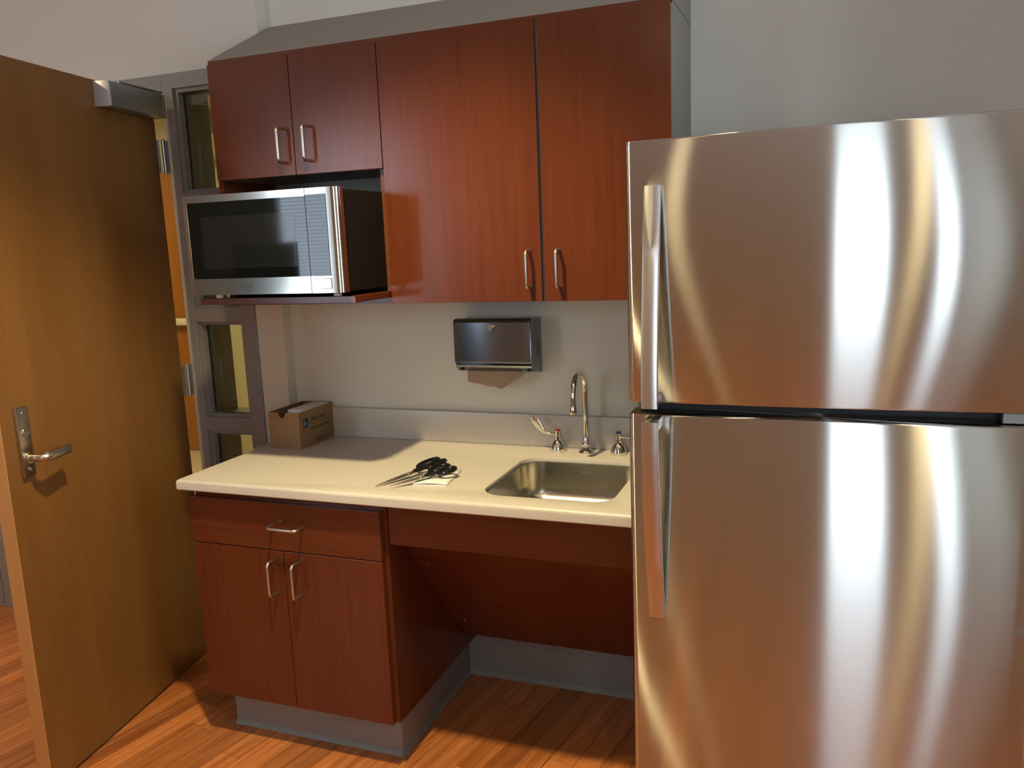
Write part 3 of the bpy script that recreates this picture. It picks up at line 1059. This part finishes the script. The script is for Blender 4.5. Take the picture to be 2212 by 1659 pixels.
# ------------------------------------------------------------------ sink
sk = thing('sink', 'undermount stainless steel sink bowl', 'sink', (1.147, -0.35, 0.70))
bm = new_bm()
prof = [(-0.012, CT - 0.0265), (-0.001, CT - 0.0135), (0.0012, CT - 0.0145), (0.003, CT - 0.100)]
for k in range(0, 7):
    t = R(90 * k / 6)
    prof.append((0.003 + 0.04 * (1 - math.cos(t)), CT - 0.100 - 0.04 * math.sin(t)))
prof.append((0.10, CT - 0.1425))
rgs = []
for ins, z in prof:
    r_ = max(0.02, SR - ins * 0.6)
    rgs.append([bm.verts.new((x, y, z)) for x, y in rr_loop(SX0 + ins, SX1 - ins, SY0 + ins, SY1 - ins, r_)])
nh = len(rgs[0])
for ra, rb in zip(rgs, rgs[1:]):
    for i in range(nh):
        bm.faces.new((ra[i], ra[(i + 1) % nh], rb[(i + 1) % nh], rb[i]))
bm.faces.new(rgs[-1])
bmesh.ops.recalc_face_normals(bm, faces=bm.faces)
o = obj('bowl', bm, 'sinksteel', sk, True)
so_ = o.modifiers.new('thickness', 'SOLIDIFY')
so_.thickness = 0.0012
so_.offset = -1
bm = new_bm()
lathe(bm, [(0.020, CT - 0.144), (0.044, CT - 0.143), (0.045, CT - 0.1395), (0.040, CT - 0.1385), (0.036, CT - 0.1405), (0.012, CT - 0.1415)], 1.147, -0.35, 24)
obj('drain', bm, 'chrome', sk, True)
mt_ = Matrix.Translation((1.142, SY1 - 0.0045, 0.8195)) @ Matrix.Rotation(R(90), 4, 'X')
text('maker_mark', 'ELKAY', 0.0105, 'nickel', sk, mt_)

# ------------------------------------------------------------------ faucet
FX, FYc = 1.134, -0.064
fa = thing('faucet', 'chrome gooseneck faucet with two wing handles behind the sink', 'faucet', (FX, FYc, CT))
bm = new_bm()
lathe(bm, [(0.0245, CT), (0.0255, CT + 0.002), (0.0245, CT + 0.005), (0.020, CT + 0.010), (0.014, CT + 0.015), (0.0115, CT + 0.018),
           (0.0145, CT + 0.022), (0.0155, CT + 0.026), (0.0145, CT + 0.031), (0.0112, CT + 0.034), (0.0105, CT + 0.046), (0.009, CT + 0.050)], FX, FYc, 28)
obj('spout_base', bm, 'chrome', fa, True)
bm = new_bm()
pts = [(FX, FYc, CT + 0.040), (FX, FYc, 1.00), (FX, FYc, 1.060)]
RA = 0.066
for k in range(1, 15):
    t = R(180 * k / 14)
    pts.append((FX, FYc - RA + RA * math.cos(t), 1.064 + RA * math.sin(t)))
pts.append((FX, FYc - 2 * RA - 0.001, 1.040))
sweep(bm, pts, circ(0.0083, 16))
obj('gooseneck', bm, 'chrome', fa, True)
bm = new_bm()
ty = FYc - 2 * RA - 0.001
lathe(bm, [(0.008, 1.016), (0.0105, 1.0155), (0.0110, 1.018), (0.0110, 1.030), (0.0100, 1.034), (0.0098, 1.041), (0.0085, 1.043)], FX, ty, 20)
obj('aerator', bm, 'chrome', fa, True)
for k, (vx, cap, sgn) in enumerate(((1.040, 'red', -1), (1.239, 'blue', 1))):
    bm = new_bm()
    lathe(bm, [(0.0245, CT), (0.0255, CT + 0.003), (0.0250, CT + 0.010), (0.0225, CT + 0.020), (0.0175, CT + 0.030), (0.0105, CT + 0.038),
               (0.0105, CT + 0.041), (0.0105, CT + 0.044), (0.0078, CT + 0.047), (0.0085, CT + 0.062), (0.0085, CT + 0.067)], vx, FYc, 28)
    v = obj('valve', bm, 'chrome', fa, True)
    bm = new_bm()
    lathe(bm, [(0.0080, CT + 0.0665), (0.0080, CT + 0.070), (0.005, CT + 0.0725)], vx, FYc, 20)
    obj('index_button', bm, cap, v, True, label='%s index button' % cap)
    bm = new_bm()
    zb = CT + 0.056
    if sgn < 0:
        path = [(0, 0), (-0.018, 0), (-0.032, 0.001), (-0.045, 0.006), (-0.056, 0.016), (-0.066, 0.029), (-0.076, 0.042), (-0.083, 0.050), (-0.086, 0.053)]
        sc = [(0.8, 1), (0.7, 0.9), (0.9, 0.8), (1.5, 0.7), (2.3, 0.6), (2.9, 0.55), (2.9, 0.5), (2.1, 0.45), (0.9, 0.4)]
        P3 = [(vx + a, FYc - 0.002, zb + b) for a, b in path]
    else:
        path = [(0, 0), (0.018, 0), (0.035, 0.001), (0.050, 0.006), (0.062, 0.015), (0.074, 0.028), (0.084, 0.040), (0.090, 0.047), (0.093, 0.050)]
        sc = [(0.8, 1), (0.7, 0.9), (0.9, 0.8), (1.5, 0.7), (2.3, 0.6), (2.9, 0.55), (2.9, 0.5), (2.1, 0.45), (0.9, 0.4)]
        P3 = [(vx + a * 0.97, FYc - a * 0.25, zb + b) for a, b in path]
    sweep(bm, P3, circ(0.0042, 12), scales=sc, up=(0, 0, 1))
    obj('wing_handle', bm, 'chrome', v, True)

# ------------------------------------------------------------------ paper towel dispenser
pd = thing('towel_dispenser', 'stainless steel paper towel dispenser on the wall above the sink', 'dispenser', (0.842, 0.0, 1.11))
bm = new_bm()
prism(bm, [(-0.0005, 1.290), (-0.085, 1.296), (-0.1, 1.293), (-0.107, 1.284), (-0.107, 1.156), (-0.098, 1.147), (-0.098, 1.138), (-0.080, 1.124), (-0.012, 1.112), (-0.0005, 1.112)], 'x', 0.709, 0.975, 0.003, 2)
obj('case', bm, 'dispsteel', pd, True)
bm = new_bm()
prism(bm, [(-0.1075, 1.286), (-0.1095, 1.284), (-0.1095, 1.159), (-0.1075, 1.157)], 'x', 0.712, 0.972, 0.0008, 2)
obj('front_cover', bm, 'dispsteel', pd, True)
bm = new_bm()
cyl(bm, (0.842, -0.109, 1.270), (0.842, -0.117, 1.270), 0.0095, 20)
bx(bm, 0.8415, 0.8425, -0.1175, -0.1165, 1.266, 1.274)
obj('lock', bm, 'chrome', pd, True)
box('level_slot', 'black', pd, 0.9745, 0.9757, -0.042, -0.039, 1.165, 1.222)
bm = new_bm()
prism(bm, [(-0.1005, 1.1475), (-0.1025, 1.1455), (-0.0985, 1.1375), (-0.0965, 1.1385)], 'x', 0.713, 0.972)
obj('bottom_lip', bm, 'dispsteel', pd, True)
for xq in (0.722, 0.955):
    box('lip_slot', 'black', pd, xq, xq + 0.012, -0.0955, -0.088, 1.1268, 1.1335)
pt = thing('paper_towel', 'brown paper towel hanging out of the wall dispenser', 'paper towel', (0.83, -0.07, 1.06))
bm = new_bm()
NX, NZ = 18, 6
gv = []
for i in range(NX + 1):
    u_ = i / NX
    x = 0.740 + 0.190 * u_
    drop = 0.040 + 0.034 * u_ if u_ < 0.64 else 0.0618 - (u_ - 0.64) * 0.125
    drop += 0.0015 * math.sin(u_ * 21)
    col = []
    for j in range(NZ + 1):
        v_ = j / NZ
        col.append(bm.verts.new((x + 0.004 * v_ * math.sin(u_ * 9), -0.072 - 0.010 * v_ + 0.005 * v_ * math.sin(u_ * 13 + v_ * 2), 1.128 - drop * v_ - 0.0)))
    gv.append(col)
for i in range(NX):
    for j in range(NZ):
        bm.faces.new((gv[i][j], gv[i + 1][j], gv[i + 1][j + 1], gv[i][j + 1]))
o = obj('sheet', bm, 'towel', pt, True)
so_ = o.modifiers.new('thickness', 'SOLIDIFY')
so_.thickness = 0.0012

# ------------------------------------------------------------------ microwave
mw = thing('microwave', 'stainless and black microwave oven on the cherry shelf', 'microwave', (0.355, -0.37, 1.4045))
MX_0, MX_1, MZ0, MZ1, MY = 0.097, 0.612, 1.4165, 1.699, -0.587
box('body', 'blackpaint', mw, MX_0 + 0.008, MX_1 - 0.006, MY + 0.030, -0.170, MZ0, MZ1 - 0.004, 0.003)
# door: stainless surround with window
dm = new_bm()
yf, yk = MY, MY + 0.030
wx0, wx1, wz0, wz1 = MX_0 + 0.012, 0.5085, 1.463, 1.679
bx(dm, MX_0, wx0, yf, yk, MZ0, MZ1)
bx(dm, wx0, 0.5095, yf, yk, MZ0, wz0)
bx(dm, wx0, 0.5095, yf, yk, wz1, MZ1)
md = obj('oven_door', dm, 'mwsteel', mw)
box('window_glass', 'blackglass', md, wx0, 0.5095, yf + 0.0015, yk, wz0, wz1)
box('window_screen', 'mesh', md, wx0 + 0.045, 0.470, yf + 0.0010, yf + 0.0016, wz0 + 0.028, wz1 - 0.040)
bm = new_bm()
sweep(bm, [(wx0 + 0.003, yf + 0.0005, wz0 + 0.001), (wx0 + 0.0008, yf - 0.0005, wz0 + 0.006), (wx0 + 0.0008, yf - 0.0005, wz1 - 0.006), (wx0 + 0.003, yf + 0.0005, wz1 - 0.001)], circ(0.0016, 8))
obj('window_bead', bm, 'chrome', md, True)
text('brand_mark', 'Kenmore', 0.0125, 'logo', md, Matrix.Translation((0.268, yf - 0.0001, 1.4365)) @ Matrix.Rotation(R(90), 4, 'X'))
box('door_seam', 'black', mw, 0.5094, 0.5121, yf + 0.0002, yk, MZ0, MZ1)
# control side with rounded right edge
bm = new_bm()
arc = []
cxr, cyr, rr_ = MX_1 - 0.020, yf + 0.020, 0.020
for k in range(0, 7):
    t = R(-90 + 90 * k / 6)
    arc.append((cxr + rr_ * math.cos(t), cyr + rr_ * math.sin(t)))
prism(bm, [(0.5120, yf)] + arc + [(MX_1, yk), (0.5120, yk)], 'z', MZ0, MZ1)
mc = obj('control_panel', bm, 'mwsteel', mw, True)
box('touch_pad', 'blackglass', mc, 0.5122, 0.5770, yf - 0.0012, yf + 0.002, 1.463, 1.682, 0.001)
bm = new_bm()
prism(bm, [(0.549 + a, 1.442 + b) for a, b in rrect(0.028, 0.0145, 0.003, 3)], 'y', yf - 0.0006, yf + 0.001)
obj('button_seam', bm, 'black', mc)
bm = new_bm()
prism(bm, [(0.549 + a, 1.442 + b) for a, b in rrect(0.0268, 0.0133, 0.003, 3)], 'y', yf - 0.0018, yf + 0.001, 0.0005, 1)
obj('door_button', bm, 'mwsteel', mc)
for fx_, fy_ in ((0.155, -0.535), (0.56, -0.535), (0.155, -0.22), (0.56, -0.22)):
    bm = new_bm()
    lathe(bm, [(0.010, 1.4045), (0.012, 1.4055), (0.012, 1.4165)], fx_, fy_, 14)
    obj('foot', bm, 'trimwhite', mw, True)

# ------------------------------------------------------------------ cardboard box on the counter
cb = thing('cardboard_box', 'open brown cardboard box in the corner of the counter', 'box', (0.115, -0.125, CT))
BX0, BX1, BY0, BY1, BZ = 0.050, 0.174, -0.230, -0.024, 0.991
th = 0.0025
bm = new_bm()
pf = [(BX0, CT + 0.0005), (BX1, CT + 0.0005), (BX1, BZ)]
for k in range(0, 13):
    t = R(180 * k / 12)
    pf.append((0.106 + 0.0145 * math.cos(t), BZ - 0.019 * math.sin(t)))
pf.append((BX0, BZ))
prism(bm, pf, 'y', BY0, BY0 + th)
obj('front_panel', bm, 'card', cb)
box('side_panel', 'card', cb, BX1 - th, BX1, BY0 + th, BY1, CT + 0.0005, BZ)
box('side_panel', 'card', cb, BX0, BX0 + th, BY0 + th, BY1, CT + 0.0005, BZ)
box('back_panel', 'card', cb, BX0 + th, BX1 - th, BY1 - th, BY1, CT + 0.0005, BZ)
box('bottom_panel', 'cardin', cb, BX0 + th, BX1 - th, BY0 + th, BY1 - th, CT + 0.0005, CT + 0.0035)
box('inner_wall', 'cardin', cb, BX0 + th, BX0 + th + 0.0008, BY0 + th, BY1 - th, CT + 0.0035, BZ - 0.001)
RS = Matrix(((0, 0, 1, 0), (1, 0, 0, 0), (0, 1, 0, 0), (0, 0, 0, 1)))   # text x -> +Y, text y -> +Z, faces +X
lg = box('logo_square', 'inkblue', cb, BX1 - 0.0002, BX1 + 0.0003, -0.206, -0.176, 0.933, 0.965)
bm = new_bm()
for zz, wd in ((0.941, 0), ):
    sweep(bm, [(BX1 + 0.0004, -0.2005, 0.938), (BX1 + 0.0004, -0.2005, 0.949), (BX1 + 0.0004, -0.1985, 0.960)], circ(0.0013, 6))
    sweep(bm, [(BX1 + 0.0004, -0.2000, 0.946), (BX1 + 0.0004, -0.195, 0.9525), (BX1 + 0.0004, -0.189, 0.952), (BX1 + 0.0004, -0.185, 0.947), (BX1 + 0.0004, -0.1835, 0.938)], circ(0.0013, 6))
obj('logo_figure', bm, 'inklight', lg)
text('print', 'HALYARD', 0.021, 'ink', cb, Matrix.Translation((BX1 + 0.0002, -0.160, 0.948)) @ RS, 0.0002)
for ya, yb, za, zb in ((-0.160, -0.055, 0.9405, 0.9415), (-0.160, -0.120, 0.9215, 0.9265), (-0.117, -0.092, 0.9215, 0.9265), (-0.089, -0.050, 0.9215, 0.9265),
                       (-0.135, -0.090, 0.885, 0.8875), (-0.150, -0.060, 0.879, 0.8815), (-0.125, -0.080, 0.873, 0.8755)):
    box('print_line', 'ink', cb, BX1 - 0.0002, BX1 + 0.00025, ya, yb, za, zb)
pk = thing('paper_stack', 'white packet lying inside the open cardboard box', 'packet', (0.14, -0.12, CT + 0.01))
bm = new_bm()
bx(bm, 0.100, 0.1695, -0.190, -0.030, 0.872, 0.9945, 0.006, 3)
for v in bm.verts:
    if v.co.z > 0.95:
        v.co.z += 0.004 * math.sin((v.co.y + 0.19) * 22) - 0.001
        v.co.x += 0.0
obj('packet', bm, 'paper', pk, True)

# ------------------------------------------------------------------ note pad and scissors
npd = thing('note_pad', 'folded white paper pad under the scissors', 'paper', (0.79, -0.44, CT), R(8.0))
bm = new_bm()
prism(bm, [(-0.050, -0.078), (0.050, -0.078), (0.050, 0.078), (-0.050, 0.078)], 'z', 0.0002, 0.003)
obj('lower_leaf', bm, 'paper', npd, local=True)
bm = new_bm()
g = []
for i in range(9):
    u_ = i / 8
    g.append([bm.verts.new((-0.050 + 0.1 * u_, -0.076 + 0.154 * v_ / 4, 0.0045 + 0.0035 * math.sin(u_ * math.pi) * (1 - v_ / 4))) for v_ in range(5)])
for i in range(8):
    for j in range(4):
        bm.faces.new((g[i][j], g[i + 1][j], g[i + 1][j + 1], g[i][j + 1]))
o = obj('upper_leaf', bm, 'paper', npd, True, True)
so_ = o.modifiers.new('thickness', 'SOLIDIFY')
so_.thickness = 0.001


def scissors(label, tip, end, z, size, lift):
    """blades along local -x (tip) to +x (loops)"""
    t, e = Vector((*tip, 0)), Vector((*end, 0))
    d = e - t
    L = d.length
    sc_ = thing('scissors', label, 'scissors', (t.x, t.y, z), math.atan2(d.y, d.x), group='scissors on the counter')
    sc_.rotation_euler = (0, -lift, math.atan2(d.y, d.x))
    bl_ = L * 0.50
    for s in (-1, 1):
        bm = new_bm()
        zz = 0.0012 * s + 0.003
        prism(bm, [(0.0, 0.0), (bl_ * 0.5, 0.006 * s), (bl_ * 0.95, 0.0085 * s), (bl_ * 1.05, 0.0075 * s), (bl_ * 1.20, 0.006 * s), (bl_ * 1.20, -0.003 * s), (bl_ * 0.9, -0.003 * s), (bl_ * 0.5, -0.001 * s)], 'z', zz - 0.0010, zz + 0.0010, 0.0003, 1)
        obj('blade', bm, 'satin', sc_, False, True)
    bm = new_bm()
    cyl(bm, (bl_ * 0.95, 0, -0.0005), (bl_ * 0.95, 0, 0.0065), 0.004, 14)
    obj('pivot_screw', bm, 'chrome', sc_, True, True)
    for s, ll, ww in ((-1, 0.62, 1.0), (1, 0.74, 1.15)):
        bm = new_bm()
        hx0 = bl_ * 1.14
        hl_ = (L - hx0)
        # shank
        sweep(bm, [(hx0 - 0.004, 0.002 * s, 0.004), (hx0 + hl_ * 0.20, 0.007 * s, 0.006), (hx0 + hl_ * 0.36, 0.010 * s, 0.007)], circ(0.0052, 10), scales=[0.8, 1.0, 1.1])
        lc = hx0 + hl_ * (1 - ll / 2)
        loop = []
        for k in range(24):
            a = 2 * math.pi * k / 24
            loop.append((lc + hl_ * ll / 2 * math.cos(a), s * (0.0165 * ww * size) + 0.0155 * ww * size * math.sin(a), 0.0075 + 0.002 * math.cos(a)))
        sweep(bm, loop, circ(0.0060, 10, 0.0056), closed=True, up=(0, 0, 1))
        obj('loop_handle', bm, 'blackgloss', sc_, True, True)
    return sc_


scissors('black-handled steel scissors lying furthest left on the counter', (0.655, -0.566), (0.757, -0.338), CT + 0.0012, 0.9, R(4.0))
scissors('black-handled steel scissors resting across the white paper pad', (0.704, -0.568), (0.822, -0.405), CT + 0.0060, 1.05, R(3.5))

# ------------------------------------------------------------------ refrigerator
rf = thing('refrigerator', 'tall stainless steel top-freezer refrigerator at the right', 'refrigerator', (1.833, -0.45, 0.0))
FX0, FX1, FYD, FZ = 1.456, 2.212, -0.880, 1.719
box('cabinet', 'fridgeside', rf, FX0 + 0.004, FX1 - 0.004, -0.805, -0.060, 0.025, FZ - 0.012, 0.004)
box('gasket_band', 'darkgap', rf, FX0 + 0.012, FX1 - 0.012, -0.815, -0.804, 0.10, FZ - 0.02)
box('base_grille', 'black', rf, FX0 + 0.01, FX1 - 0.01, -0.840, -0.80, 0.015, 0.085, 0.003)
for fxx in (FX0 + 0.06, FX1 - 0.06):
    for fyy in (-0.76, -0.12):
        bm = new_bm()
        lathe(bm, [(0.018, 0.0), (0.018, 0.012), (0.008, 0.014), (0.008, 0.03)], fxx, fyy, 14)
        obj('levelling_foot', bm, 'black', rf, True)


def door_profile(bulge=0.011, n=28):
    pts = [(FX0, -0.812)]
    rc = 0.014
    w_ = FX1 - FX0

    def front(x):
        u_ = (x - FX0) / w_ * 2 - 1
        return FYD - bulge * (1 - u_ * u_)
    yl = front(FX0 + rc)
    for k in range(0, 7):
        t = R(180 + 90 * k / 6)
        pts.append((FX0 + rc + rc * math.cos(t), yl + rc + rc * math.sin(t)))
    for i in range(1, n):
        x = FX0 + rc + (w_ - 2 * rc) * i / n
        pts.append((x, front(x)))
    for k in range(0, 7):
        t = R(270 + 90 * k / 6)
        pts.append((FX1 - rc + rc * math.cos(t), yl + rc + rc * math.sin(t)))
    pts.append((FX1, -0.812))
    return pts


for nm, za, zb in (('freezer_door', 1.1975, FZ), ('fridge_door', 0.095, 1.1735)):
    bm = new_bm()
    prism(bm, door_profile(), 'z', za, zb, 0.004, 2)
    d = obj(nm, bm, 'steel', rf, True)
    # bowed bar handle, joined to the door at its far end and by a block at the seam
    bm = new_bm()
    upq = nm == 'freezer_door'
    zs = [1.630, 1.59, 1.53, 1.46, 1.38, 1.30, 1.24, 1.199] if upq else [0.735, 0.775, 0.83, 0.90, 0.98, 1.06, 1.12, 1.172]
    dl = [0.010, 0.018, 0.030, 0.042, 0.054, 0.063, 0.067, 0.068] if upq else [0.008, 0.016, 0.028, 0.042, 0.055, 0.064, 0.068, 0.069]
    hxc = 1.5145
    sec = rrect(0.0165, 0.0055, 0.002, 2)
    sweep(bm, [(hxc, FYD - q, z) for z, q in zip(zs, dl)], [(b, a) for a, b in sec], up=(0, -1, 0))
    h = obj('handle', bm, 'handlesteel', d, True)
    bm = new_bm()
    za_, zb_ = (1.1985, 1.222) if upq else (1.150, 1.1725)
    bx(bm, hxc - 0.0145, hxc + 0.0145, FYD - 0.066, FYD + 0.004, za_, zb_, 0.003)
    obj('handle_block', bm, 'handlesteel', h, True)
    bm = new_bm()
    za_, zb_ = (1.600, 1.628) if upq else (0.737, 0.765)
    bx(bm, hxc - 0.013, hxc + 0.013, FYD - 0.011, FYD + 0.004, za_, zb_, 0.002)
    obj('handle_block', bm, 'handlesteel', h, True)
box('middle_hinge', 'alu', rf, FX1 - 0.075, FX1 - 0.005, -0.868, -0.812, 1.1755, 1.1955, 0.002)
box('top_hinge_cover', 'fridgeside', rf, FX1 - 0.11, FX1 - 0.01, -0.80, -0.70, FZ - 0.012, FZ + 0.008, 0.003)
bm = new_bm()
cyl(bm, (2.186, FYD + 0.002, 0.785), (2.186, FYD - 0.004, 0.785), 0.0065, 18)
obj('door_plug', bm, 'alu', rf, True, label='small round plug on the lower door')

# ------------------------------------------------------------------ recessed ceiling lamps
cans = [('main', (0.84, -1.20), 'recessed ceiling lamp in front of the sink counter'),
        ('left', (-1.05, -1.35), 'recessed ceiling lamp on the door side of the room'),
        ('rear', (0.95, -3.2), 'recessed ceiling lamp nearest the window wall'),
        ('right', (2.35, -3.3), 'recessed ceiling lamp nearest the right wall')]
for key, (lx, ly), lab in cans:
    cn = thing('recessed_lamp', lab, 'lamp', (lx, ly, ZC - 0.012), group='recessed ceiling lamps')
    bm = new_bm()
    n = 28
    rs = [(0.090, ZC - 0.0005), (0.092, ZC - 0.004), (0.088, ZC - 0.008), (0.070, ZC - 0.006), (0.066, ZC - 0.001)]
    rg = [[bm.verts.new((lx + r_ * math.cos(2 * math.pi * i / n), ly + r_ * math.sin(2 * math.pi * i / n), z)) for i in range(n)] for r_, z in rs]
    for a, b in zip(rg, rg[1:]):
        for i in range(n):
            bm.faces.new((a[i], a[(i + 1) % n], b[(i + 1) % n], b[i]))
    bmesh.ops.recalc_face_normals(bm, faces=bm.faces)
    obj('trim_ring', bm, 'trimwhite', cn, True)
    bm = new_bm()
    lathe(bm, [(0.066, ZC - 0.0035), (0.066, ZC - 0.001)], lx, ly, 28)
    obj('lens', bm, 'lamp', cn)
    l = bpy.data.lights.new('lamp_bulb', 'SPOT')
    l.energy = CAN_W[key]
    l.color = WARM
    l.spot_size = R(112) if key == 'main' else R(150)
    l.spot_blend = 0.6
    l.shadow_soft_size = 0.045
    lo = bpy.data.objects.new('lamp_bulb', l)
    lo.location = (0, 0, -0.012)
    lo.parent = cn
    C.objects.link(lo)
